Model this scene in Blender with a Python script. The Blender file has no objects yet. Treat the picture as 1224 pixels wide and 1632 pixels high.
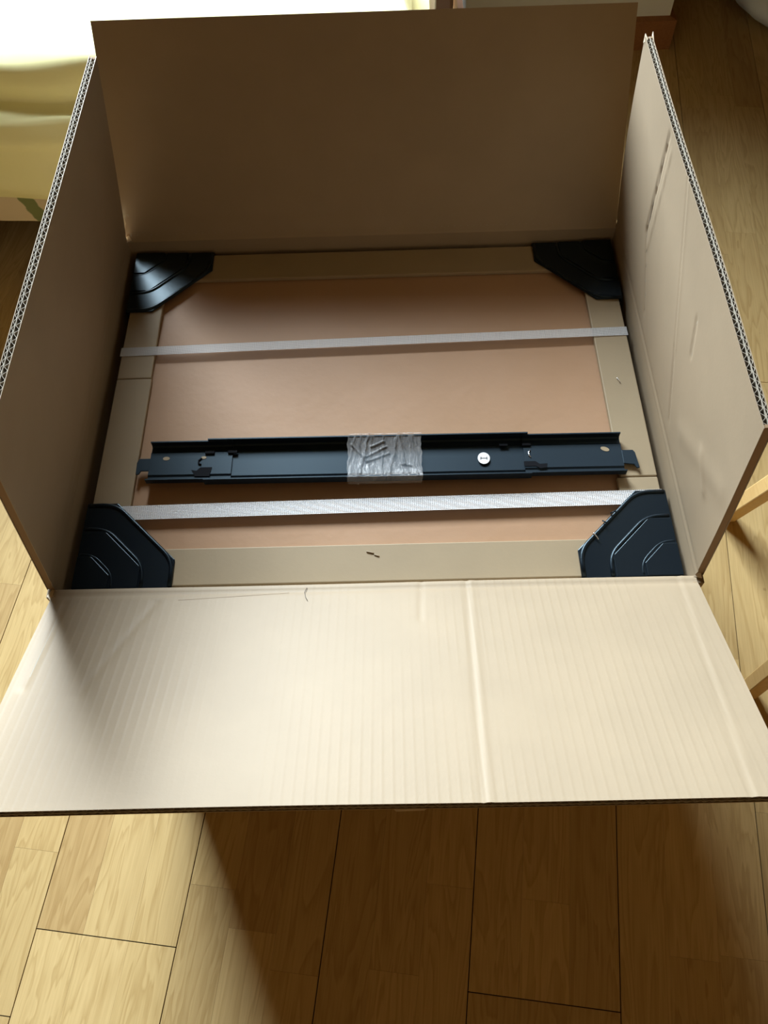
import bpy, bmesh, math, random
from mathutils import Vector, Matrix
R = math.radians
S = bpy.context.scene
C = S.collection
random.seed(7)

# ------------------------------------------------------------ camera
cam_d = bpy.data.cameras.new('camera'); cam = bpy.data.objects.new('camera', cam_d); C.objects.link(cam)
PITCH, YAW, ROLL = 1.04456, 0.02979, -0.05024
fw = Vector((-math.sin(YAW)*math.cos(PITCH), math.cos(YAW)*math.cos(PITCH), -math.sin(PITCH)))
rt = Vector((math.cos(YAW), math.sin(YAW), 0)); up = rt.cross(fw)
r2 = math.cos(ROLL)*rt + math.sin(ROLL)*up; u2 = -math.sin(ROLL)*rt + math.cos(ROLL)*up
m = Matrix((r2, u2, -fw)).transposed().to_4x4(); m.translation = Vector((0.3231, -0.3244, 1.1920))
cam.matrix_world = m
cam_d.sensor_fit = 'HORIZONTAL'; cam_d.sensor_width = 36.0
cam_d.lens = 36.0*1293.87/1224.0; cam_d.clip_start = 0.02
S.camera = cam

# ------------------------------------------------------------ world, light, exposure
w = bpy.data.worlds.new('world'); S.world = w; w.use_nodes = True
w.node_tree.nodes['Background'].inputs[0].default_value = (0.62, 0.72, 0.85, 1)
w.node_tree.nodes['Background'].inputs[1].default_value = 0.3
S.view_settings.view_transform = 'Standard'; S.view_settings.look = 'None'
S.view_settings.gamma = 1; S.view_settings.use_curve_mapping = False
S.view_settings.exposure = 0.0
WY = 2.60                                            # plane of the window wall
ld = bpy.data.lights.new('window_daylight', 'AREA'); ld.shape = 'RECTANGLE'
ld.size = 1.40; ld.size_y = 1.60; ld.energy = 117; ld.color = (0.84, 0.94, 1.0); ld.spread = R(95)
lo = bpy.data.objects.new('window_daylight', ld); C.objects.link(lo)
lo.location = (-0.46, WY-0.03, 1.63); lo.rotation_euler = (R(90-28), 0, R(180+16))
lo.rotation_euler = (Vector((0.35, 0.1, 0.45))-lo.location).to_track_quat('-Z', 'Y').to_euler()

# ------------------------------------------------------------ helpers
def mesh(name, vs, fs, mat=None, parent=None, smooth=False, uv=None):
    me = bpy.data.meshes.new(name); me.from_pydata([tuple(v) for v in vs], [], fs); me.update()
    if uv:
        l = me.uv_layers.new(name='UVMap')
        for p in me.polygons:
            for li in p.loop_indices: l.data[li].uv = uv[me.loops[li].vertex_index]
    if smooth: me.polygons.foreach_set('use_smooth', [True]*len(me.polygons))
    if mat: me.materials.append(mat)
    o = bpy.data.objects.new(name, me); C.objects.link(o)
    if parent: o.parent = parent
    return o
def recalc(o):
    bm = bmesh.new(); bm.from_mesh(o.data); bmesh.ops.recalc_face_normals(bm, faces=bm.faces); bm.to_mesh(o.data); bm.free(); return o
def empty(name, loc=(0, 0, 0)):
    o = bpy.data.objects.new(name, None); C.objects.link(o); o.location = loc; o.empty_display_size = .05; return o
def tag(o, label, cat, group=None):
    o['label'] = label; o['category'] = cat
    if group: o['group'] = group
    return o
BF = [(0, 3, 2, 1), (4, 5, 6, 7), (0, 1, 5, 4), (1, 2, 6, 5), (2, 3, 7, 6), (3, 0, 4, 7)]
def boxv(a, b):
    x0, y0, z0 = a; x1, y1, z1 = b
    return [(x0, y0, z0), (x1, y0, z0), (x1, y1, z0), (x0, y1, z0), (x0, y0, z1), (x1, y0, z1), (x1, y1, z1), (x0, y1, z1)]
def box(name, a, b, mat, parent=None, bev=0):
    o = mesh(name, boxv(a, b), BF, mat, parent)
    if bev: bevel(o, bev)
    return o
def bevel(o, w_, seg=2):
    bm = bmesh.new(); bm.from_mesh(o.data)
    bmesh.ops.bevel(bm, geom=bm.edges[:], offset=w_, segments=seg, affect='EDGES', profile=.5, clamp_overlap=True)
    bmesh.ops.recalc_face_normals(bm, faces=bm.faces)
    bm.to_mesh(o.data); bm.free(); return o
def prism(name, poly, z0, z1, mat, parent=None, bev=0, seg=2):
    n = len(poly)
    vs = [(p[0], p[1], z0) for p in poly]+[(p[0], p[1], z1) for p in poly]
    fs = [tuple(range(n))[::-1], tuple(range(n, 2*n))]+[(i, (i+1) % n, (i+1) % n+n, i+n) for i in range(n)]
    o = recalc(mesh(name, vs, fs, mat, parent))
    if bev: bevel(o, bev, seg)
    return o
def tube(name, pts, rad, mat, parent=None, n=8, sz=1.0):
    """round bar along a polyline; sz flattens it in z"""
    pts = [Vector(p) for p in pts]; vs = []; fs = []
    for i, p in enumerate(pts):
        t = (pts[min(i+1, len(pts)-1)]-pts[max(i-1, 0)]).normalized()
        a = Vector((0, 0, 1)) if abs(t.z) < .9 else Vector((1, 0, 0))
        s_ = t.cross(a).normalized(); q = s_.cross(t).normalized()
        r_ = rad[i] if isinstance(rad, (list, tuple)) else rad
        for k in range(n):
            an = 2*math.pi*k/n; vs.append(p+s_*math.cos(an)*r_+q*math.sin(an)*r_*sz)
    for i in range(len(pts)-1):
        for k in range(n):
            fs.append((i*n+k, i*n+(k+1) % n, (i+1)*n+(k+1) % n, (i+1)*n+k))
    fs += [tuple(range(n))[::-1], tuple(range((len(pts)-1)*n, len(pts)*n))]
    return recalc(mesh(name, vs, fs, mat, parent, smooth=True))
def grid(name, nu, nv, fn, mat, parent=None, uv=True, smooth=True):
    vs = []; uvs = []; fs = []
    for j in range(nv+1):
        for i in range(nu+1):
            vs.append(fn(i/nu, j/nv)); uvs.append((i/nu, j/nv))
    for j in range(nv):
        for i in range(nu):
            a = j*(nu+1)+i; fs.append((a, a+1, a+nu+2, a+nu+1))
    return mesh(name, vs, fs, mat, parent, smooth=smooth, uv=uvs if uv else None)
def arc_path(pts, r, n=5):
    """polyline with rounded inner corners"""
    out = [Vector(pts[0])]
    for i in range(1, len(pts)-1):
        a, b, c = Vector(pts[i-1]), Vector(pts[i]), Vector(pts[i+1])
        p = b+(a-b).normalized()*r; q = b+(c-b).normalized()*r
        for k in range(n+1):
            t = k/n; out.append(p*(1-t)**2+b*2*t*(1-t)+q*t*t)
    out.append(Vector(pts[-1])); return out

# ------------------------------------------------------------ materials
class NT:
    def __init__(s, name):
        s.m = bpy.data.materials.new(name); s.m.use_nodes = True; s.t = s.m.node_tree
        s.b = s.t.nodes['Principled BSDF']; s.out = s.t.nodes['Material Output']
    def n(s, typ, **kw):
        nd = s.t.nodes.new(typ)
        for k, v in kw.items():
            if k in nd.inputs: nd.inputs[k].default_value = v
            else: setattr(nd, k, v)
        return nd
    def l(s, a, b): s.t.links.new(a, b)
    def coord(s, kind='Object', scale=(1, 1, 1), rotz=0, loc=None):
        tc = s.n('ShaderNodeTexCoord'); mp = s.n('ShaderNodeMapping')
        mp.inputs['Scale'].default_value = scale; mp.inputs['Rotation'].default_value = (0, 0, rotz)
        s.l(tc.outputs[kind], mp.inputs[0]); return mp.outputs[0]
    def noise(s, vec, scale, detail=3, rough=.55, dist=0):
        nd = s.n('ShaderNodeTexNoise'); nd.inputs['Scale'].default_value = scale
        nd.inputs['Detail'].default_value = detail; nd.inputs['Roughness'].default_value = rough
        nd.inputs['Distortion'].default_value = dist
        s.l(vec, nd.inputs['Vector']); return nd.outputs[0]
    def ramp(s, fac, stops):
        nd = s.n('ShaderNodeValToRGB'); e = nd.color_ramp.elements
        while len(e) < len(stops): e.new(.5)
        for i, (p, c) in enumerate(stops): e[i].position = p; e[i].color = (*c, 1) if len(c) == 3 else c
        s.l(fac, nd.inputs[0]); return nd.outputs[0]
    def mix(s, fac, a, b, mode='MIX'):
        nd = s.n('ShaderNodeMix', data_type='RGBA', blend_type=mode)
        if hasattr(fac, 'links'): s.l(fac, nd.inputs[0])
        else: nd.inputs[0].default_value = fac
        for v, i in ((a, 6), (b, 7)):
            if hasattr(v, 'links'): s.l(v, nd.inputs[i])
            else: nd.inputs[i].default_value = (*v, 1)
        return nd.outputs[2]
    def math(s, op, a, b=None, c=None):
        nd = s.n('ShaderNodeMath', operation=op)
        for i, v in enumerate((a, b, c)):
            if v is None: continue
            if hasattr(v, 'links'): s.l(v, nd.inputs[i])
            else: nd.inputs[i].default_value = v
        return nd.outputs[0]
    def bump(s, h, strength=.2, dist=.001, prev=None):
        nd = s.n('ShaderNodeBump'); nd.inputs['Strength'].default_value = strength; nd.inputs['Distance'].default_value = dist
        s.l(h, nd.inputs['Height'])
        if prev: s.l(prev, nd.inputs['Normal'])
        return nd.outputs[0]
    def fin(s, col=None, rough=.6, nrm=None, spec=None, metal=None):
        if col is not None:
            if hasattr(col, 'links'): s.l(col, s.b.inputs['Base Color'])
            else: s.b.inputs['Base Color'].default_value = (*col, 1)
        if hasattr(rough, 'links'): s.l(rough, s.b.inputs['Roughness'])
        else: s.b.inputs['Roughness'].default_value = rough
        if nrm: s.l(nrm, s.b.inputs['Normal'])
        if spec is not None: s.b.inputs['Specular IOR Level'].default_value = spec
        if metal is not None: s.b.inputs['Metallic'].default_value = metal
        return s.m
def lin(r, g, b):
    f = lambda c: (c/255/12.92) if c <= 10 else ((c/255+.055)/1.055)**2.4
    return (f(r), f(g), f(b))

def cardboard(name, col, flutes=0, rough=.55, spec=.4, fstr=.35, dark=.92):
    k = NT(name); v = k.coord('Object')
    n1 = k.noise(v, 14, 4); n2 = k.noise(v, 260, 3, .7)
    c = k.mix(k.ramp(n1, [(.3, (0, 0, 0)), (.7, (1, 1, 1))]), tuple(x*dark for x in col), col)
    sp = k.ramp(n2, [(.22, (.55,)*3), (.42, (1, 1, 1))])
    c = k.mix(sp, tuple(x*dark for x in col), c)
    nb = k.bump(n2, .12, .0006)
    if flutes:
        u = k.n('ShaderNodeTexCoord'); sx = k.n('ShaderNodeSeparateXYZ'); k.l(u.outputs['UV'], sx.inputs[0])
        x = k.math('MULTIPLY', sx.outputs[0], flutes*2*math.pi)
        si = k.math('SINE', x)
        pk = k.math('POWER', k.math('ABSOLUTE', k.math('SINE', k.math('MULTIPLY', x, .5))), 8)
        mask = k.ramp(k.noise(v, 5, 2), [(.35, (0.1,)*3), (.62, (1,)*3)])
        h = k.math('MULTIPLY', k.math('ADD', k.math('MULTIPLY', si, .3), pk), mask)
        nb = k.bump(h, fstr, .0006, nb)
    return k.fin(c, rough, nb, spec)
KR = lin(163, 146, 122)
M_card = cardboard('kraft_cardboard', KR, 0)
M_flap = cardboard('kraft_cardboard_fluted', KR, 75, rough=.5, spec=.22, fstr=.16)
M_flute = cardboard('corrugated_paper', lin(172, 164, 150), rough=.7)
M_cut = cardboard('cut_cardboard_edge', lin(150, 122, 90), rough=.8)
M_torn = cardboard('torn_paper', lin(225, 210, 185), rough=.8)
M_frame = cardboard('pale_kraft_board', lin(162, 145, 118), rough=.55, spec=.25)
def center_mat():
    k = NT('pinkish_board'); v = k.coord('Object')
    n1 = k.noise(v, 9, 4); n2 = k.noise(v, 120, 3, .6); n3 = k.noise(v, 45, 2)
    c = k.mix(n1, lin(168, 132, 99), lin(180, 146, 118))
    nb = k.bump(n2, .25, .0006, k.bump(n3, .35, .001))
    return k.fin(c, .55, nb, .28)
M_center = center_mat()
def plastic_black():
    k = NT('black_plastic'); v = k.coord('Object')
    k.b.inputs['Specular Tint'].default_value = (.6, .85, 1, 1)
    return k.fin(lin(10, 17, 26), .3, k.bump(k.noise(v, 420, 2), .10, .0003), .4)
M_black = plastic_black()
def blue_tint(k): k.b.inputs['Specular Tint'].default_value = (.55, .82, 1, 1)
def rail_mat():
    k = NT('black_coated_steel'); v = k.coord('Object')
    blue_tint(k); return k.fin(lin(16, 25, 36), .46, k.bump(k.noise(v, 900, 2), .15, .0002), .42)
M_rail = rail_mat()
def simple(name, col, rough=.6, spec=.5, metal=0, bs=0, bstr=.2):
    k = NT(name)
    nb = k.bump(k.noise(k.coord('Object'), bs, 3), bstr, .001) if bs else None
    c = k.mix(k.noise(k.coord('Object'), 8, 3), tuple(x*.93 for x in col), col)
    return k.fin(c, rough, nb, spec, metal)
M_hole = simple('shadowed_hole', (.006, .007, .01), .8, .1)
M_steel = simple('bright_staple', (.8, .8, .82), .25, .5, 1)
M_sticker = simple('white_sticker_paper', (.82, .84, .88), .5)
M_ink = simple('black_ink', (.02, .02, .025), .5)
def strap_mat(name='white_woven_strap', alpha=.78):
    k = NT(name); tc = k.n('ShaderNodeTexCoord'); sx = k.n('ShaderNodeSeparateXYZ'); k.l(tc.outputs['UV'], sx.inputs[0])
    a = k.math('MULTIPLY', sx.outputs[0], 150*2*math.pi); b = k.math('MULTIPLY', sx.outputs[1], 5*2*math.pi)
    h = k.math('MULTIPLY', k.math('SINE', k.math('ADD', a, b)), k.math('SINE', k.math('SUBTRACT', a, b)))
    m_ = k.fin((.88, .90, .93), .3, k.bump(h, .7, .0006), .6)
    k.b.inputs['Alpha'].default_value = alpha
    return m_
M_strap = strap_mat(); M_strap2 = strap_mat('thin_pale_strap', .5)
def tape_mat():
    k = NT('clear_packing_tape'); v = k.coord('UV', (14, 1.5, 1)); v2 = k.coord('Object')
    n = k.noise(v, 3, 4, .65, 1.0)
    k.fin((.92, .93, .95), .16, k.bump(n, .5, .0015, k.bump(k.noise(v2, 90, 2), .15, .0006)), .8)
    al = k.ramp(n, [(.35, (.10,)*3), (.6, (.22,)*3), (.75, (.36,)*3)]); k.l(al, k.b.inputs['Alpha'])
    return k.m
M_tape = tape_mat()
def wood_mat(name, dark, light, gs=1.0, rough=.48, rnd=True):
    k = NT(name); tc = k.n('ShaderNodeTexCoord'); oi = k.n('ShaderNodeObjectInfo')
    off = k.n('ShaderNodeCombineXYZ'); k.l(k.math('MULTIPLY', oi.outputs['Random'], 37.0), off.inputs[0]); k.l(k.math('MULTIPLY', oi.outputs['Random'], 91.0), off.inputs[1])
    ad = k.n('ShaderNodeVectorMath', operation='ADD'); k.l(tc.outputs['Object'], ad.inputs[0]); k.l(off.outputs[0], ad.inputs[1])
    mp = k.n('ShaderNodeMapping'); mp.inputs['Scale'].default_value = (1, .11, 1); k.l(ad.outputs[0], mp.inputs[0])
    ng = k.noise(mp.outputs[0], 26*gs, 3, .5, .6)
    wv = k.math('FRACT', k.math('MULTIPLY', ng, 9.0)); rings = k.ramp(wv, [(0, (1,)*3), (.5, (.75,)*3), (.86, (.25,)*3), (1, (1,)*3)])
    mp2 = k.n('ShaderNodeMapping'); mp2.inputs['Scale'].default_value = (1, .03, 1); k.l(ad.outputs[0], mp2.inputs[0])
    fine = k.noise(mp2.outputs[0], 420, 3, .6)
    f = k.math('MULTIPLY_ADD', rings, .45, k.math('MULTIPLY', fine, .6))
    c = k.mix(f, dark, light)
    if rnd:
        c = k.mix(.62, c, k.ramp(oi.outputs['Random'], [(0, (.68, .56, .46)), (.3, (1.0, .95, .86)), (.6, (.84, .78, .70)), (1, (1.12, 1.09, 1.05))]), 'MULTIPLY')
    spots = k.ramp(k.noise(ad.outputs[0], 34, 1), [(.16, (.35, .28, .2)), (.20, (1, 1, 1))])
    c = k.mix(.5, c, spots, 'MULTIPLY')
    return k.fin(c, rough, k.bump(fine, .08, .0004), .25)
M_floor = wood_mat('oak_floor_strip', lin(164, 134, 82), lin(214, 190, 138))
M_board = wood_mat('oak_board_core', lin(60, 40, 22), lin(80, 56, 32))
M_beech = wood_mat('beech_leg', lin(212, 172, 108), lin(232, 198, 136), rnd=False)
M_base = wood_mat('reddish_skirting_wood', lin(132, 88, 52), lin(160, 110, 68), rnd=False)
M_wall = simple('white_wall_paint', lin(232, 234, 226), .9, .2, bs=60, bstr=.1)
M_room = simple('ochre_wall_fill_tone', lin(120, 88, 52), .9, .2, bs=60, bstr=.1)  # unseen walls, toned dark and warm to weaken and tint the bounced light
M_ceil = simple('dimmed_ceiling_tone', lin(178, 150, 112), .9, .2)  # tan instead of white, so the unseen ceiling bounces less fill light
M_dark = simple('dark_subfloor', lin(40, 28, 18), .9, .1)
def sheet_mat():
    k = NT('yellow_cotton_sheet'); v = k.coord('Object')
    c = k.mix(k.noise(v, 6, 3), lin(248, 243, 172), lin(252, 250, 205))
    return k.fin(c, .8, k.bump(k.noise(v, 700, 2), .1, .0005), .2)
M_sheet = sheet_mat()
def valance_mat():
    k = NT('beige_patterned_cloth'); v = k.coord('Object')
    sx = k.n('ShaderNodeSeparateXYZ'); k.l(v, sx.inputs[0])
    a = k.math('ADD', k.math('MULTIPLY', sx.outputs[2], .35), k.math('ADD', sx.outputs[0], 20.142))
    b = k.math('ABSOLUTE', k.math('SUBTRACT', k.math('FRACT', k.math('DIVIDE', a, .26)), .5))
    b = k.math('ADD', b, k.math('MULTIPLY', k.noise(v, 60, 2), .05))
    p = k.ramp(b, [(.075, (1,)*3), (.085, (0,)*3)])
    return k.fin(k.mix(p, lin(222, 205, 172), lin(132, 140, 92)), .85, None, .2)
M_val = valance_mat()
M_bedwood = simple('dark_bed_wood', lin(78, 48, 28), .5)
M_bag = simple('pale_blue_fabric', lin(228, 242, 252), .5, bs=20)

# ------------------------------------------------------------ the setting
X0, X1, Y0, Y1, ZC = -1.9, 2.7, -1.7, WY, 3.05
floor = box('floor', (X0, Y0, -.06), (X1, Y1, -.022), M_dark); floor['kind'] = 'structure'
PY = -0.13075; fd = Vector((-math.sin(PY), math.cos(PY), 0)); fn = Vector((math.cos(PY), math.sin(PY), 0))
BW = .19; G0 = -0.1309; LW = BW/3
def fpt(a, b, z=0): return fn*a+fd*b+Vector((0, 0, z))
def clipx(a0, a1, b0, b1):   # keep a board only where it lies inside the room
    c = fpt((a0+a1)/2, (b0+b1)/2); return X0-.05 < c.x < X1+.05 and Y0-.05 < c.y < Y1+.05
# measured plank joints: board index -> joint position along the board
known = {0: -.27, 3: -.413}
strip_known = {(1, 2): -.345, (2, 1): -.27, (3, 1): -.283, (4, 1): -.385, (2, 2): -.30}
def b_of(p): return Vector((p[0], p[1], 0)).dot(fd)
known[0] = b_of((-.07, -.268)); known[3] = b_of((.49, -.347))
strip_known[(1, 2)] = b_of((.18, -.312)); strip_known[(2, 2)] = b_of((.38, -.213)); strip_known[(3, 1)] = b_of((.51, -.234)); strip_known[(4, 1)] = b_of((.665, -.30))
def strip_mesh(a0, a1, b0, b1, z0, z1, g=.0003):
    return [fpt(a, b, z) for z in (z0, z1) for a, b in ((a0+g, b0+g), (a1-g, b0+g), (a1-g, b1-g), (a0+g, b1-g))]
nstrips = 0; BL = 2.2
for i in range(-11, 15):
    a0 = G0+BW*i; a1 = a0+BW
    j0 = known.get(i, random.uniform(.5, 1.7)-1.2 if i not in (1, 2, 4, 5) else random.uniform(.75, .95))
    jo = [j0-BL*2, j0-BL, j0, j0+BL, j0+2*BL]
    for q in range(len(jo)-1):
        b0, b1 = max(jo[q], -2.2), min(jo[q+1], 2.85)
        if b1-b0 < .02: continue
        # trim the long board to the room
        def inside(b): 
            c = fpt((a0+a1)/2, b); return X0 < c.x < X1 and Y0 < c.y < Y1
        bs_ = [b0+(b1-b0)*t/60 for t in range(61)]; ins = [b for b in bs_ if inside(b)]
        if len(ins) < 3: continue
        lo_, hi_ = min(ins), max(ins)
        b0 = b0 if abs(lo_-b0) < .03 else lo_; b1 = b1 if abs(hi_-b1) < .03 else hi_
        bd = mesh('floor_board', strip_mesh(a0, a1, b0, b1, -.0215, -.0025, .0005), BF, M_board, floor)
        for s_ in range(3):
            s0 = a0+LW*s_; s1 = s0+LW
            cuts = []
            c_ = b0+random.uniform(.12, .45)
            while c_ < b1-.08: cuts.append(c_); c_ += random.uniform(.34, .52)
            kk = strip_known.get((i, s_))
            if kk and b0 < kk < b1: cuts = [kk+(t-min(cuts, key=lambda z: abs(z-kk))) for t in cuts]; cuts = [c for c in cuts if b0+.03 < c < b1-.03]
            e_ = [b0]+cuts+[b1]
            for c0, c1 in zip(e_, e_[1:]):
                g0 = .0007 if s_ == 0 else .0001; g1 = .0007 if s_ == 2 else .0001
                eb0 = .0006 if c0 == b0 else .0001; eb1 = .0006 if c1 == b1 else .0001
                mid = fpt((s0+s1)/2, (c0+c1)/2); hw = (s1-s0)/2; hl = (c1-c0)/2
                vs = [(x, y, z) for z in (-.0024, random.uniform(-.0002, 0)) for x, y in ((-hw+g0, -hl+eb0), (hw-g1, -hl+eb0), (hw-g1, hl-eb1), (-hw+g0, hl-eb1))]
                so = mesh('wood_strip', vs, BF, M_floor, bd)
                so.location = mid; so.rotation_euler = (0, 0, PY); nstrips += 1
def struct(o): o['kind'] = 'structure'; return o
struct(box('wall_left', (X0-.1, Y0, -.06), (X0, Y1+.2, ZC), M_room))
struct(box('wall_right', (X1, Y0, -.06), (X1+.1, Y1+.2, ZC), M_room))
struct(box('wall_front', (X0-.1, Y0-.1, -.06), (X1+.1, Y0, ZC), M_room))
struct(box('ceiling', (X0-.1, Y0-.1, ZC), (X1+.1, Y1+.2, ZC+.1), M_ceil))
# back wall with a window opening
wx0, wx1, wz0, wz1 = -1.20, .28, .80, 2.46
wb = [boxv((X0, Y1, -.06), (wx0, Y1+.2, ZC)), boxv((wx1, Y1, -.06), (X1, Y1+.2, ZC)), boxv((wx0, Y1, -.06), (wx1, Y1+.2, wz0)), boxv((wx0, Y1, wz1), (wx1, Y1+.2, ZC))]
vs = []; fs = []
for b_ in wb: fs += [tuple(q+len(vs) for q in f_) for f_ in BF]; vs += b_
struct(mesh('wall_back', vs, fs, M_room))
wf = [boxv((wx0, Y1+.06, wz0), (wx1, Y1+.12, wz0+.06)), boxv((wx0, Y1+.06, wz1-.06), (wx1, Y1+.12, wz1)), boxv((wx0, Y1+.06, wz0+.06), (wx0+.06, Y1+.12, wz1-.06)), boxv((wx1-.06, Y1+.06, wz0+.06), (wx1, Y1+.12, wz1-.06)), boxv(((wx0+wx1)/2-.03, Y1+.06, wz0+.06), ((wx0+wx1)/2+.03, Y1+.12, wz1-.06))]
vs = []; fs = []
for b_ in wf: fs += [tuple(q+len(vs) for q in f_) for f_ in BF]; vs += b_
struct(mesh('window_1', vs, fs, M_ceil))
# short wall that sticks out into the room behind the carton, with its skirting
PXa, PXb, PYf = .52, 1.018, 1.70
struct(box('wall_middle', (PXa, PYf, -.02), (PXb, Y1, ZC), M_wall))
bb = mesh('baseboard_middle', [(PXa-.013, Y1, 0), (PXa-.013, PYf-.016, 0), (PXb+.015, PYf-.016, 0), (PXb+.015, Y1, 0), (PXb, Y1, 0), (PXb, PYf, 0), (PXa, PYf, 0), (PXa, Y1, 0)] +
          [(PXa-.013, Y1, .070), (PXa-.013, PYf-.016, .070), (PXb+.015, PYf-.016, .070), (PXb+.015, Y1, .070), (PXb, Y1, .074), (PXb, PYf, .074), (PXa, PYf, .074), (PXa, Y1, .074)],
          [(0, 1, 6, 7)[::-1], (1, 2, 5, 6)[::-1], (2, 3, 4, 5)[::-1], (8, 9, 14, 15), (9, 10, 13, 14), (10, 11, 12, 13), (0, 1, 9, 8), (1, 2, 10, 9), (2, 3, 11, 10), (3, 4, 12, 11), (4, 5, 13, 12), (5, 6, 14, 13), (6, 7, 15, 14), (7, 0, 8, 15)], M_base)
struct(recalc(bb))
struct(box('baseboard_back', (1.04, Y1-.014, 0), (X1, Y1, .072), M_base, bev=.002))
struct(box('baseboard_left', (X0, Y0, 0), (X0+.014, Y1, .072), M_base, bev=.002))
struct(box('baseboard_right', (X1-.014, Y0, 0), (X1, Y1-.015, .072), M_base, bev=.002))

# ------------------------------------------------------------ the open carton
W, D, H, T, L = .60, .4698, .5012, .0072, .2344
carton = tag(empty('cardboard_box', (W/2, D/2, 0)), 'large open double-wall brown cardboard box with its four flaps raised, standing on the wooden floor', 'cardboard box')
carton_inv = Matrix.Translation((-W/2, -D/2, 0))
def cp(o, par=None):     # keep world coordinates of a mesh built in world space
    o.parent = par or carton
    if par is None or par is carton: o.data.transform(carton_inv)
    else: o.data.transform(carton_inv)
    return o
def wall_sheet(name, p0, p1, nrm):
    p0, p1, nrm = Vector(p0), Vector(p1), Vector(nrm); T2 = T
    vs = []
    for z in (.002, H-.0001):
        vs += [p0+Vector((0, 0, z)), p1+Vector((0, 0, z)), p1+nrm*T2+Vector((0, 0, z)), p0+nrm*T2+Vector((0, 0, z))]
    o = recalc(mesh(name, vs, BF, M_card)); return cp(o)
wall_sheet('side_panel', (0, D, 0), (0, 0, 0), (-1, 0, 0))
wall_sheet('side_panel', (W, 0, 0), (W, D, 0), (1, 0, 0))
wall_sheet('side_panel', (-T, 0, 0), (W+T, 0, 0), (0, -1, 0))
wall_sheet('side_panel', (-T, D, 0), (W+T, D, 0), (0, 1, 0))
cp(box('bottom_panel', (.0005, .0005, .002), (W-.0005, D-.0005, .009), M_card))

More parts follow.
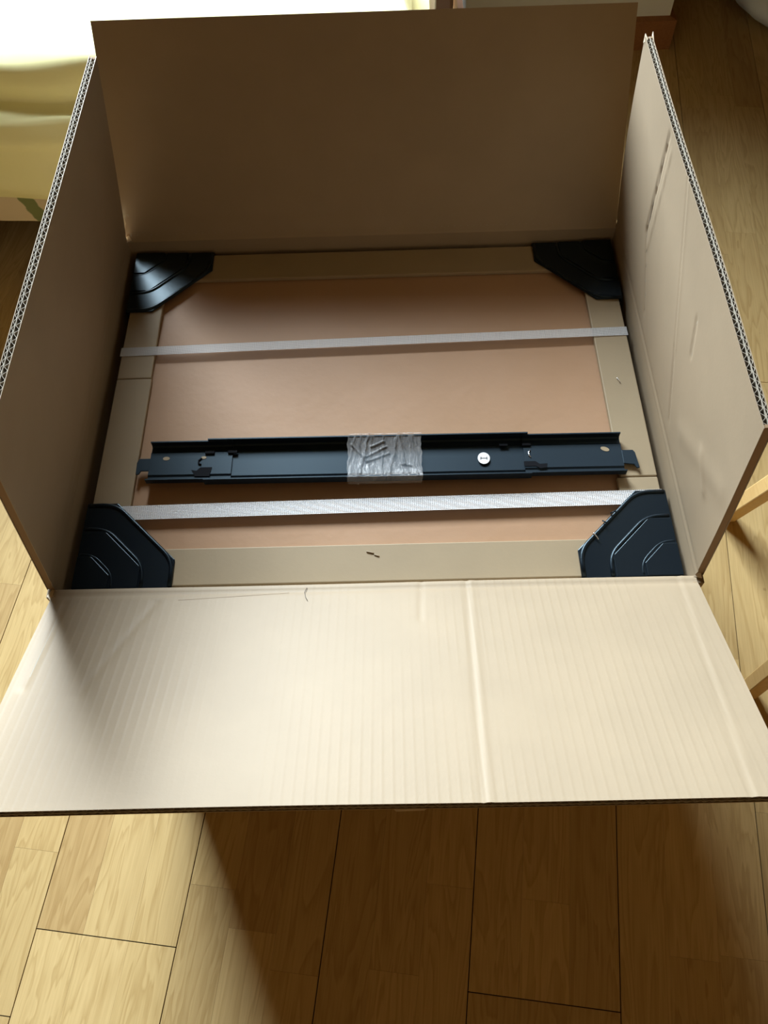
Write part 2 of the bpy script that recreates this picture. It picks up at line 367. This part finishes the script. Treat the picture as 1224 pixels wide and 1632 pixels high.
def segd(px, py, ax, ay, bx, by):
    dx, dy = bx-ax, by-ay; t = max(0, min(1, ((px-ax)*dx+(py-ay)*dy)/(dx*dx+dy*dy))); return math.hypot(px-ax-dx*t, py-ay-dy*t)
def flap(c0, c1, o1, o0, creases, nu, nv, pitch, seed, curl=.0, v0=.001, bow=0, mat=None):
    """c0,c1 crease ends; o0,o1 outer corners. creases in metres on the flap: (x0,y0,x1,y1,width,height)."""
    c0, c1, o0, o1 = map(Vector, (c0, c1, o0, o1))
    nrm = (c1-c0).cross(o0-c0).normalized()
    # inner side looks to the carton axis / up
    axis = Vector((W/2, D/2, H+.35)); mid = (c0+c1+o0+o1)/4
    if nrm.dot(axis-mid) < 0: nrm = -nrm
    lu = (c1-c0).length; rnd = random.Random(seed); ph = [rnd.uniform(0, 6) for _ in range(6)]
    def P(u, v, t, h=0):
        p = (c0*(1-u)+c1*u)*(1-v)+(o0*(1-u)+o1*u)*v
        wob = .0006*math.sin(u*9+ph[0])*math.sin(v*4+ph[1])+curl*math.sin(math.pi*v)*.5
        return p+nrm*(wob+h-t)+(c1-c0).normalized()*(bow*math.sin(math.pi*min(1, v*1.0))*u**3)
    def hfun(u, v):
        x, y = u*lu, v*L; h = 0
        for (x0, y0, x1, y1, w_, a_) in creases:
            d_ = segd(x, y, x0, y0, x1, y1); h += a_*math.exp(-(d_/w_)**2)
        h += -.0008*math.exp(-((y-.008)/.003)**2)+.0006*math.exp(-((y-.003)/.003)**2)
        return h
    def slab(name, u0, u1, v0, v1, t0, t1, nu, nv, mat, hf=None, par=None):
        vs = []; fs = []; uvs = []
        for t in (t0, t1):
            for j in range(nv+1):
                for i in range(nu+1):
                    u = u0+(u1-u0)*i/nu; v = v0+(v1-v0)*j/nv
                    vs.append(P(u, v, t, hf(u, v) if hf else 0)); uvs.append((u, v))
        N = (nu+1)*(nv+1)
        for k in (0, 1):
            for j in range(nv):
                for i in range(nu):
                    a = k*N+j*(nu+1)+i; f_ = (a, a+1, a+nu+2, a+nu+1); fs.append(f_ if k == 0 else f_[::-1])
        rim = [i for i in range(nu)]+[nu+(nu+1)*j for j in range(nv)]+[nv*(nu+1)+nu-i for i in range(nu)]+[(nv-j)*(nu+1) for j in range(nv)]
        for a, b in zip(rim, rim[1:]+rim[:1]): fs.append((b, a, a+N, b+N))
        o = mesh(name, vs, fs, mat, None, True, uvs); recalc(o)
        o.data.set_sharp_from_angle(angle=R(40)); return cp(o, par)
    main = slab('flap', 0, 1, 0, 1, 0, .0005, nu, nv, mat or M_card, hfun)
    slab('outer_liner', 0, 1, v0, .998, T-.0005, T, 24, 8, M_card, None, main)
    slab('middle_liner', .002, .998, v0, .998, T*.56, T*.56+.0005, 24, 4, M_flute, None, main)
    # two corrugated sheets between the liners
    for (ta, tb, pt_) in ((.0006, T*.56-.0001, pitch), (T*.56+.0006, T-.0006, pitch*.8)):
        nfl = int(lu/pt_); seg = 8; n_ = nfl*seg; vs = []; fs = []; th = .00045; rj = random.Random(seed+1)
        jit = [rj.uniform(-.25, .25) for _ in range(nfl+2)]
        for t_off in (0, th):
            for v in (v0+.01, .4, .7, .996):
                for i in range(n_+1):
                    u = .004+.992*i/n_; a = 2*math.pi*(i/seg+jit[i//seg]*math.sin(math.pi*(i % seg)/seg)*.3)
                    tt = (ta+tb-th)/2+(tb-ta-th)/2*math.cos(a); vs.append(P(u, v, tt+t_off))
        N = 4*(n_+1)
        for k in (0, 1):
            for j in range(3):
                for i in range(n_):
                    a = k*N+j*(n_+1)+i; f_ = (a, a+1, a+n_+2, a+n_+1); fs.append(f_ if k == 0 else f_[::-1])
        for j in (0, 3):
            for i in range(n_):
                a = j*(n_+1)+i; fs.append((a, a+1, a+1+N, a+N))
        cp(mesh('corrugated_sheet', vs, fs, M_flute, None, False), main)
    e = .0035/lu
    slab('cut_edge', 0.0008/lu, e, v0, .997, .0007, T-.0007, 1, 10, M_cut, None, main)
    slab('cut_edge', 1-e, 1-.0008/lu, v0, .997, .0007, T-.0007, 1, 10, M_cut, None, main)
    return main, P
aB, aL, aR, aF = .565, -.1668, -.1015, 1.1633
sB, cB = L*math.sin(aB), L*math.cos(aB); sL, cL = L*math.sin(aL), L*math.cos(aL)
sR, cR = L*math.sin(aR), L*math.cos(aR); sF, cF = L*math.sin(aF), L*math.cos(aF)
# back flap: u runs left to right
back_flap, PB = flap((0, D, H), (W, D, H), (W, D+sB, H+cB), (0, D+sB, H+cB), [(.006, .0, .006, L, .003, -.0005), (.0, .03, W, .028, .0025, -.0005)], 120, 60, .008, 1)
back_flap['label'] = 'back flap, leaning away and in shade'
left_flap, PL = flap((0, 0, H), (0, D, H), (-sL, D, H+cL), (-sL, 0, H+cL), [(.36, .07, .40, .19, .002, -.0008), (.0, .025, D, .025, .003, -.0005)], 100, 50, .0082, 2)
left_flap['label'] = 'left flap, upright with its inner side in shade'
right_flap, PR = flap((W, 0, H), (W, D, H), (W+sR, D, H+cR), (W+sR, 0, H+cR),
    [(.330, .225, .345, .10, .0022, -.0016), (.315, .22, .332, .09, .0016, .0008), (.345, .10, .30, .03, .0028, -.0009), (.26, .234, .19, .10, .0016, -.0013), (.19, .10, .155, .03, .0014, -.0011), (.258, .234, .188, .10, .004, .0006),
     (.16, .17, .15, .135, .002, -.0010), (.07, .10, .045, .08, .006, .0009), (.12, .06, .02, .12, .012, .0008)], 150, 80, .008, 3, bow=.009)
right_flap['label'] = 'right flap, upright and lit, with slanting crease lines'
front_flap, PF = flap((0, 0, H), (W, 0, H), (W, -sF, H+cF), (0, -sF, H+cF),
    [(.391, .0, .384, L, .0022, .0005), (.387, .0, .380, L, .0022, -.0005), (.345, .0, .342, .05, .002, -.0004),
     (.587, .0, .572, L, .0022, .0004), (.583, .0, .567, L, .002, -.0004), (.016, .02, .012, .12, .003, -.0010), (.10, .02, .06, .13, .003, -.0006)], 240, 90, .0078, 4, v0=.03, mat=M_flap)
front_flap['label'] = 'front flap, folded out toward the viewer and brightly lit'
# small torn bits of paper at the corners
def torn(pts, par, th=.0006):
    pts = [Vector(p) for p in pts]; n_ = (pts[1]-pts[0]).cross(pts[2]-pts[0]).normalized()*th
    n = len(pts); vs = pts+[p+n_ for p in pts]
    o = recalc(mesh('torn_paper', vs, [tuple(range(n))[::-1], tuple(range(n, 2*n))]+[(i, (i+1) % n, (i+1) % n+n, i+n) for i in range(n)], M_torn)); cp(o, par)
torn([(W+sR, D-.001, H+cR-.006), (W+sR+.001, D+.003, H+cR+.001), (W+sR+.002, D-.006, H+cR)], right_flap)
torn([(W+sR+T, D-.001, H+cR-.008), (W+sR+T+.001, D+.004, H+cR+.002), (W+sR+T, D-.008, H+cR)], right_flap)
torn([(-.002, D+.004, H+.0), (.002, D+.012, H+.012), (.0005, D+.016, H+.045), (-.001, D+.010, H+.02)], back_flap)
torn([(-.002, D-.002, H+.001), (.006, D+.001, H+.002), (.003, D+.005, H+.006), (-.003, D+.003, H+.004)], back_flap)
torn([(-.003, .001, H), (.003, -.001, H+.0015), (-.001, -.012, H+.004), (-.006, -.006, H+.001)], front_flap)
torn([(W-.002, -.001, H+.001), (W+.005, -.004, H+.002), (W+.004, .004, H+.005)], front_flap)
torn([(.312, -sF+.001, H+cF-.0078), (.345, -sF+.001, H+cF-.0078), (.338, -sF-.003, H+cF-.010), (.318, -sF-.0035, H+cF-.0095)], front_flap)
# fine dark hair / scratches on the front flap
q = [PF(u, v, -.0003, .0003) for u, v in ((.397, .02), (.394, .045), (.3965, .075), (.4, .095))]
cp(tube('dark_fibre', q, .00022, M_ink, None, 5), front_flap)
q = [PF(.20+.17*t, .075-.03*t, -.0001, 0) for t in (0, .3, .6, 1)]
cp(tube('pencil_scratch', q, .00009, M_cut, None, 5), front_flap)

# ------------------------------------------------------------ packed inner carton with corner guards and straps
Z = H-.018
pk = tag(empty('strapped_package', (W/2, D/2, .0095)), 'flat brown package with black corner guards and white straps inside the open box', 'package')
pinv = Matrix.Translation((-W/2, -D/2, -.0095))
def pp(o, par=None): o.parent = par or pk; o.data.transform(pinv); return o
PX0, PX1, PYA, PYB = .012, .592, .010, .463
ZR = Z-.0055
pp(box('package_body', (PX0+.001, PYA+.001, .010), (PX1-.001, PYB-.001, ZR-.0045), M_frame))
IX0, IX1, IY0, IY1 = .0515, .554, .051, .4205
pp(box('centre_panel', (PX0+.002, PYA+.002, ZR-.004), (PX1-.002, PYB-.002, ZR), M_center))
strips = [((PX0+.002, IY1+.0), (PX1-.002, PYB)), ((PX0+.002, PYA), (PX1-.002, IY0)), ((PX0, IY0+.0006), (IX0, .2685)), ((PX0, .2692), (IX0-.001, IY1-.0006)), ((IX1, .1225), (PX1, IY1-.0006)), ((IX1-.0035, IY0+.0006), (PX1, .1215))]
for i, (a, b) in enumerate(strips):
    o = pp(box('edge_strip', (a[0], a[1], ZR+.0001), (b[0], b[1], Z), M_frame, bev=.0012))
# dents and staples in the edging
def staple(p, a, l=.009, par=None, mat=None):
    d_ = Vector((math.cos(a), math.sin(a), 0))*l/2; p = Vector(p)
    return pp(tube('staple', arc_path([p-d_-Vector((0, 0, .0012)), p-d_+Vector((0, 0, .0004)), p+d_+Vector((0, 0, .0004)), p+d_-Vector((0, 0, .0012))], .0008, 3), .0006, mat or M_steel, None, 6), par)
staple((.572, .2475, Z+.0004), R(110), .008)
staple((.2965, .0415, Z+.0003), R(-15), .007, mat=M_card); staple((.303, .038, Z+.0001), R(-20), .005, mat=M_card)

def guard(mx, my, label):
    """corner guard; local corner at the origin, legs along +x and +y, mirrored by mx,my."""
    cx = PX0-.004 if mx > 0 else PX1+.004; cy = PYA-.003 if my > 0 else PYB+.003
    E = .097; K = .031
    f2 = lambda x, y: (cx+mx*x, cy+my*y)
    poly = [(0, 0), (E, 0), (E, K), (K, E), (0, E)]
    if mx*my < 0: poly = poly[::-1]
    zt = Z+.0022
    g = pp(prism('corner_guard', [f2(*p) for p in poly], Z+.0002, zt, M_black, None, .0008)); g['label'] = label
    def ridge(e, k, r, name='ridge', sz=.75, zo=0, o=0.002):
        pts = [(*f2(e, o), zt+zo), (*f2(e, k), zt+zo), (*f2(k, e), zt+zo), (*f2(o, e), zt+zo)]
        return pp(tube(name, arc_path(pts, min(k, .02)*.7, 6), r, M_black, None, 10, sz), g)
    ridge(E-.0022, K-.001, .0022, 'raised_rim', .8)
    ridge(.067, .024, .0020); ridge(.038, .015, .0020)
    # stepped terraces rising toward the corner
    for (e, k, dz) in ((.064, .0235, .0012), (.035, .0145, .0024)):
        pl = [(0.0006, 0.0006), (e, .0006), (e, k), (k, e), (.0006, e)]
        if mx*my < 0: pl = pl[::-1]
        pp(prism('step', [f2(*p) for p in pl], zt-.0002, zt+dz, M_black, None, .0005), g)
    # side walls gripping the package
    xs = sorted((cx, cx+mx*.0018)); ys = sorted((cy, cy+my*E))
    pp(box('side_lip', (xs[0], ys[0], Z-.035), (xs[1], ys[1], Z+.0004), M_black), g)
    ys = sorted((cy, cy+my*.0018)); xs = sorted((cx+mx*.0019, cx+mx*E))
    pp(box('side_lip', (xs[0], ys[0], Z-.035), (xs[1], ys[1], Z+.0004), M_black), g)
    return g, f2, zt
guard(1, -1, 'back left corner guard, catching a blue-white highlight')
guard(-1, -1, 'back right corner guard')
guard(1, 1, 'front left corner guard')
g, f2, zt = guard(-1, 1, 'front right corner guard with staples through its rim')
staple((*f2(.078, .0445), zt+.0022), R(118), .008, g); 
pp(tube('plastic_burr', [(*f2(.066, .0605), zt), (*f2(.069, .061), zt+.003), (*f2(.066, .058), zt+.004)], .0008, M_black, None, 6), g)
pp(tube('plastic_burr', [(*f2(.058, .068), zt), (*f2(.060, .0695), zt+.003), (*f2(.056, .071), zt+.0035), (*f2(.054, .073), zt+.002)], .0007, M_black, None, 6), g)

def strap(ya0, ya1, wd, mat):
    nu = 60
    def line(u, v):
        # runs over the top of the package, down both ends
        x = PX0-.0012+(PX1-PX0+.0024)*min(1, max(0, (u-.02)/.96)); y = ya0+(ya1-ya0)*u+(v-.5)*wd
        z = Z+.0009+.0006*math.sin(math.pi*u)
        if u < .02: z = Z+.0009-(.02-u)/.02*.07
        if u > .98: z = Z+.0009-(u-.98)/.02*.07
        return (x, y, z)
    vs = []; uvs = []; fs = []
    us = [0, .01, .019]+[.02+.96*i/nu for i in range(nu+1)]+[.981, .99, 1]
    for t in (0, -.0006):
        for u in us:
            for v in (0, 1):
                x, y, z = line(u, v)
                if u <= .0195: x += t*-1*0
                vs.append((x, y, z+t)); uvs.append((u, v))
    n = len(us)
    for i in range(n-1):
        a = 2*i; b = a+2*n
        fs += [(a, a+2, a+3, a+1), (b, b+1, b+3, b+2), (a, b, b+2, a+2), (a+1, a+3, b+3, b+1)]
    fs += [(0, 1, 1+2*n, 2*n), (2*n-2, 4*n-2, 4*n-1, 2*n-1)]
    o = mesh('strap', vs, fs, mat, None, False, uvs); recalc(o); return pp(o)
s1 = strap(.3075, .3195, .0125, M_strap2); s1['label'] = 'back strap, thin and pale'
s2 = strap(.0925, .0975, .0165, M_strap); s2['label'] = 'front strap with a woven diamond pattern'

# ------------------------------------------------------------ black rail taped together
RA = math.atan2(-.004, .49)+R(.1)
rail = tag(empty('mounting_rail', (.3125, .1478, Z+.0003)), 'black metal telescopic rail with clear tape round its middle, lying across the package', 'rail')
rail.rotation_euler = (0, 0, RA)
def chan(name, x0, x1, hw, zb, ht, th=.0014, par=None, lip=.003, notch=None):
    """open channel: flat base, outward-stepped bend and upright flanges"""
    def prof(s_):
        return [(-hw, ht), (-hw, zb+.0025), (-hw+.0025, zb), (-hw+.0085, zb), (-hw+.0105, zb+.0012), (hw-.0105, zb+.0012), (hw-.0085, zb), (hw-.0025, zb), (hw, zb+.0025), (hw, ht)]
    p = prof(1); n = len(p)
    ins = []
    for i, (y, z) in enumerate(p):
        a = p[max(i-1, 0)]; b = p[min(i+1, n-1)]; dx, dy = b[0]-a[0], b[1]-a[1]; l_ = math.hypot(dx, dy)
        ins.append((y-dy/l_*th, z+dx/l_*th))
    # inner profile lies above the base and inside the flanges
    ring = p+ins[::-1]; m_ = len(ring)
    vs = [(x0, y, z) for y, z in ring]+[(x1, y, z) for y, z in ring]
    fs = [(i, (i+1) % m_, (i+1) % m_+m_, i+m_) for i in range(m_)]
    for o_ in (0, m_):
        for i in range(n-1):
            fs.append((o_+i, o_+i+1, o_+m_-2-i, o_+m_-1-i))
    o = recalc(mesh(name, vs, fs, M_rail, par or rail)); return o
inner = chan('inner_channel', -.2465, -.16, .0240, .0016, .0112); inner['label'] = 'left end of the inner channel'
inner2 = chan('inner_channel', .145, .2465, .0240, .0016, .0112); inner2['label'] = 'right end of the inner channel'
sleeve = chan('outer_sleeve', -.186, .150, .0256, 0, .0125); sleeve['label'] = 'wider outer sleeve of the rail'
# round holes in the inner channel showing pale board, and dark stamped slots
def disc(name, x, y, z, rx, ry, mat, par, th=.0003, n=24, rot=0):
    vs = []
    for zz in (z, z+th):
        for k in range(n):
            a = 2*math.pi*k/n; px, py = rx*math.cos(a), ry*math.sin(a)
            vs.append((x+px*math.cos(rot)-py*math.sin(rot), y+px*math.sin(rot)+py*math.cos(rot), zz))
    fs = [tuple(range(n))[::-1], tuple(range(n, 2*n))]+[(i, (i+1) % n, (i+1) % n+n, i+n) for i in range(n)]
    return recalc(mesh(name, vs, fs, mat, par))
zi = .0016+.0012+.0014
disc('round_hole', -.2295, .0065, zi, .0036, .0022, M_frame, inner)
disc('round_hole', .2295, .0075, zi, .0046, .0026, M_frame, inner2, rot=-.4)
def poly(name, pts, z, th, mat, par): return prism(name, pts, z, z+th, mat, par)
LK = [(-.199, -.0125), (-.197, -.0165), (-.182, -.0165), (-.180, -.0055), (-.1925, -.0055), (-.196, -.0095), (-.2015, -.0085)]
poly('locking_slot', LK, zi+.0002, .0002, M_hole, inner)
for px, py in ((-.184, .0128), (-.160, .0130)):
    box('stamped_notch', (px-.005, py-.002, zi+.0004), (px+.005, py+.0015, zi+.0018), M_hole, sleeve, bev=.0004)
tube('stamped_tab', [(-.192, .006, zi+.0005), (-.195, .003, zi+.0006), (-.1945, -.001, zi+.0006), (-.192, -.002, zi+.0005)], .0009, M_hole, inner, 6)
disc('round_hole', -.190, .0068, zi+.0001, .0028, .0016, M_frame, inner)
LK2 = [(.144, -.0060), (.156, -.0060), (.160, -.0095), (.168, -.0090), (.167, -.0140), (.160, -.0150), (.156, -.0120), (.144, -.0120)]
poly('locking_slot', LK2, zi+.0002, .0003, M_hole, inner2)
for px in (.125, .149): box('stamped_notch', (px-.005, .0130, zi+.0004), (px+.004, .0160, zi+.0018), M_hole, sleeve, bev=.0004)
tube('stamped_tab', [(.152, .008, zi+.0004), (.150, .005, zi+.0005), (.150, .001, zi+.0005), (.1515, -.001, zi+.0004)], .0007, M_steel, inner2, 6)
# hooked end tabs
prism('hook_tab', [(-.2463, .0070), (-.2580, .0070), (-.2600, .0020), (-.2595, -.0125), (-.2560, -.0125), (-.2545, -.0085), (-.2463, -.0085)], .0030, .0044, M_rail, rail, .0004)
prism('hook_tab', [(.2463, .0060), (.2580, .0060), (.2600, .0030), (.2620, -.0160), (.2590, -.0165), (.2570, -.0120), (.2463, -.0105)], .0030, .0044, M_rail, rail, .0004)
# round sticker with a printed number one, lying on its side
st = disc('number_sticker', .103, -.001, zi+.0001, .0063, .0072, M_sticker, sleeve, .0003, 32)
zt_ = zi+.0004
glyph = [(-.0034, -.0006), (-.0034, .0012)]
prism('printed_one', [(.0996, -.0014), (.1064, -.0016), (.1064, -.0008), (.0996, -.0006)], zt_, zt_+.0001, M_ink, st)
prism('printed_one', [(.1058, -.0028), (.1066, -.0028), (.1066, .0004), (.1058, .0004)], zt_+.00005, zt_+.00015, M_ink, st)
prism('printed_one', [(.0994, -.0026), (.1002, -.0026), (.1006, .0008), (.0998, .0004)], zt_+.00005, zt_+.00015, M_ink, st)
# clear tape wrapped round, wrinkled
rw = random.Random(5); ridges = [(rw.uniform(-.037, .037), rw.uniform(.0008, .002), rw.uniform(.0004, .0011), rw.uniform(-.25, .25)) for _ in range(13)]
def tapef(u, v):
    x = -.0385+.077*u; hw = .0268
    s_ = v*3.0
    if s_ < .3: y, z = hw, .0003+s_/.3*.0130
    elif s_ < 2.7: y = hw-(s_-.3)/2.4*2*hw; z = .0133
    else: y, z = -hw, .0133-(s_-2.7)/.3*.0130
    if .3 < s_ < 2.7: z -= .0045*math.sin(math.pi*(s_-.3)/2.4)**.7
    h = sum(a_*math.exp(-((x-x0-k_*y)/w_)**2) for x0, w_, a_, k_ in ridges)
    for (ax, ay, bx, by) in ((-.034, .015, -.018, -.006), (-.018, -.006, .004, .004), (-.02, .000, .002, .012), (-.014, .012, .0, .018), (.018, -.010, .028, -.012), (.02, -.004, .022, -.012)):
        d_ = segd(x, y, ax, ay, bx, by); h += .0014*math.exp(-(d_/.0010)**2)
    x += .0005*math.sin(v*17)+.0003*math.sin(v*41+u*3)
    if .3 < s_ < 2.7: z += h
    else: y += h*(1 if s_ < 1 else -1)
    return (x, y, z)
grid('clear_tape', 110, 70, tapef, M_tape, rail)

# ------------------------------------------------------------ bed with yellow sheet
bed = tag(empty('bed', (-.55, 1.6, 0)), 'low bed with a rumpled bright yellow sheet, in the top left corner behind the box', 'bed')
binv = Matrix.Translation((.55, -1.6, 0))
def bp(o, par=None): o.parent = par or bed; o.data.transform(binv); return o
BX0, BX1, BY0, BY1 = -1.55, .40, .955, 1.93
bp(box('bed_frame', (BX0+.03, BY0+.06, .13), (BX1-.03, BY1-.02, .19), M_bedwood, bev=.004))
for x_ in (BX0+.07, BX1-.07):
    for y_ in (BY0+.1, BY1-.07): bp(box('leg', (x_-.03, y_-.03, 0), (x_+.03, y_+.03, .13), M_bedwood, bev=.004))
bp(box('shading_footboard', (BX1+.006, BY0+.09, .05), (BX1+.036, BY1, .66), M_bedwood, bev=.006))  # board added at the bed end to shade the floor on the right
bp(box('mattress', (BX0+.02, BY0+.03, .19), (BX1-.02, BY1-.02, .335), M_val, bev=.03))
def noise2(x, y): return math.sin(x*7.1+1.3*math.sin(y*5))*.5+math.sin(x*15.7+y*9.3)*.25+math.sin(x*3.1-y*11.7+2)*.25
def sheetf(u, v):
    x = BX0-.01+(BX1-BX0+.02)*u
    # v: bottom hem of the sheet up over the edge and along the top to the far side
    prof = [(0, .935, .205), (.12, .930, .26), (.22, .934, .32), (.27, .950, .350), (.33, .978, .358), (.38, .990, .362), (.43, .996, .392), (.47, 1.008, .412), (.56, 1.12, .424), (.70, 1.30, .430), (.85, 1.6, .43), (1, BY1, .37)]
    for a, b in zip(prof, prof[1:]):
        if v <= b[0]+1e-9:
            t = (v-a[0])/(b[0]-a[0]); y = a[1]+(b[1]-a[1])*t; z = a[2]+(b[2]-a[2])*t; break
    n_ = noise2(x, y)
    y += .012*math.sin(x*5+1.0)*(1 if .2 < v < .6 else .4)+.010*noise2(x*1.7, v*3)
    if v > .28: z += .018*n_+.009*math.sin(y*34+x*5+1.5*math.sin(x*6))*min(1, (v-.28)*8)
    z += .008*math.sin(x*9) if v < .05 else 0
    if u < .02 or u > .98: z -= .06
    return (x, y, z)
sh = grid('yellow_sheet', 110, 90, sheetf, M_sheet); bp(sh)
def valf(u, v):
    x = BX0+(BX1-BX0)*u; return (x, .945+.012*math.sin(x*8)+.004*math.sin(x*33), .145+.006*math.sin(x*11+.5)+(.09)*v)
bp(grid('patterned_cover', 80, 6, valf, M_val))

# ------------------------------------------------------------ wooden chair at the right edge
chair = tag(empty('wooden_chair', (1.07, .19, 0)), 'light wooden chair at the right edge, two square legs showing beside the box', 'chair')
def bar(name, a, b, sx, sy, mat, par, org=(1.07, .19, 0)):
    a, b = Vector(a)-Vector(org), Vector(b)-Vector(org); vs = []
    for p in (a, b): vs += [(p.x-sx/2, p.y-sy/2, p.z), (p.x+sx/2, p.y-sy/2, p.z), (p.x+sx/2, p.y+sy/2, p.z), (p.x-sx/2, p.y+sy/2, p.z)]
    o = mesh(name, vs, BF, mat, par); return bevel(o, .002)
bar('leg', (.872, .343, .001), (.877, .226, .44), .026, .024, M_beech, chair)
bar('leg', (.836, .042, .001), (.850, .046, .44), .024, .022, M_beech, chair)
bar('leg', (1.30, .37, 0), (1.24, .335, .44), .028, .028, M_beech, chair)
bar('leg', (1.30, .00, 0), (1.24, .02, .44), .028, .028, M_beech, chair)
o = mesh('seat', boxv((-.245, -.22, .44), (.25, .19, .462)), BF, M_beech, chair); bevel(o, .006)
for y_ in (-.16, .14):
    o = mesh('back_post', boxv((.20, y_-.015, .462), (.228, y_+.015, .85)), BF, M_beech, chair); bevel(o, .003)
o = mesh('backrest', boxv((.195, -.20, .72), (.199, .18, .84)), BF, M_beech, chair)

# ------------------------------------------------------------ pale bag at the top right corner
bag = mesh('fabric_bag', [], [], None)
bm = bmesh.new(); bmesh.ops.create_uvsphere(bm, u_segments=40, v_segments=24, radius=1)
for v in bm.verts:
    c = v.co; n_ = 1+.06*math.sin(c.x*5+c.z*4)+.05*math.sin(c.y*9+1)+.03*math.sin(c.x*14+c.y*11)
    v.co = Vector((c.x*.16*n_, c.y*.15*n_, max(-.0, c.z*.5+.42)*.16*n_))
bm.to_mesh(bag.data); bm.free(); bag.data.materials.append(M_bag); bag.location = (1.37, 1.83, .0005)
bag.data.polygons.foreach_set('use_smooth', [True]*len(bag.data.polygons))
tag(bag, 'pale blue-white fabric bundle on the dark floor, in the top right corner of the photo', 'bag')
print('strips', nstrips)
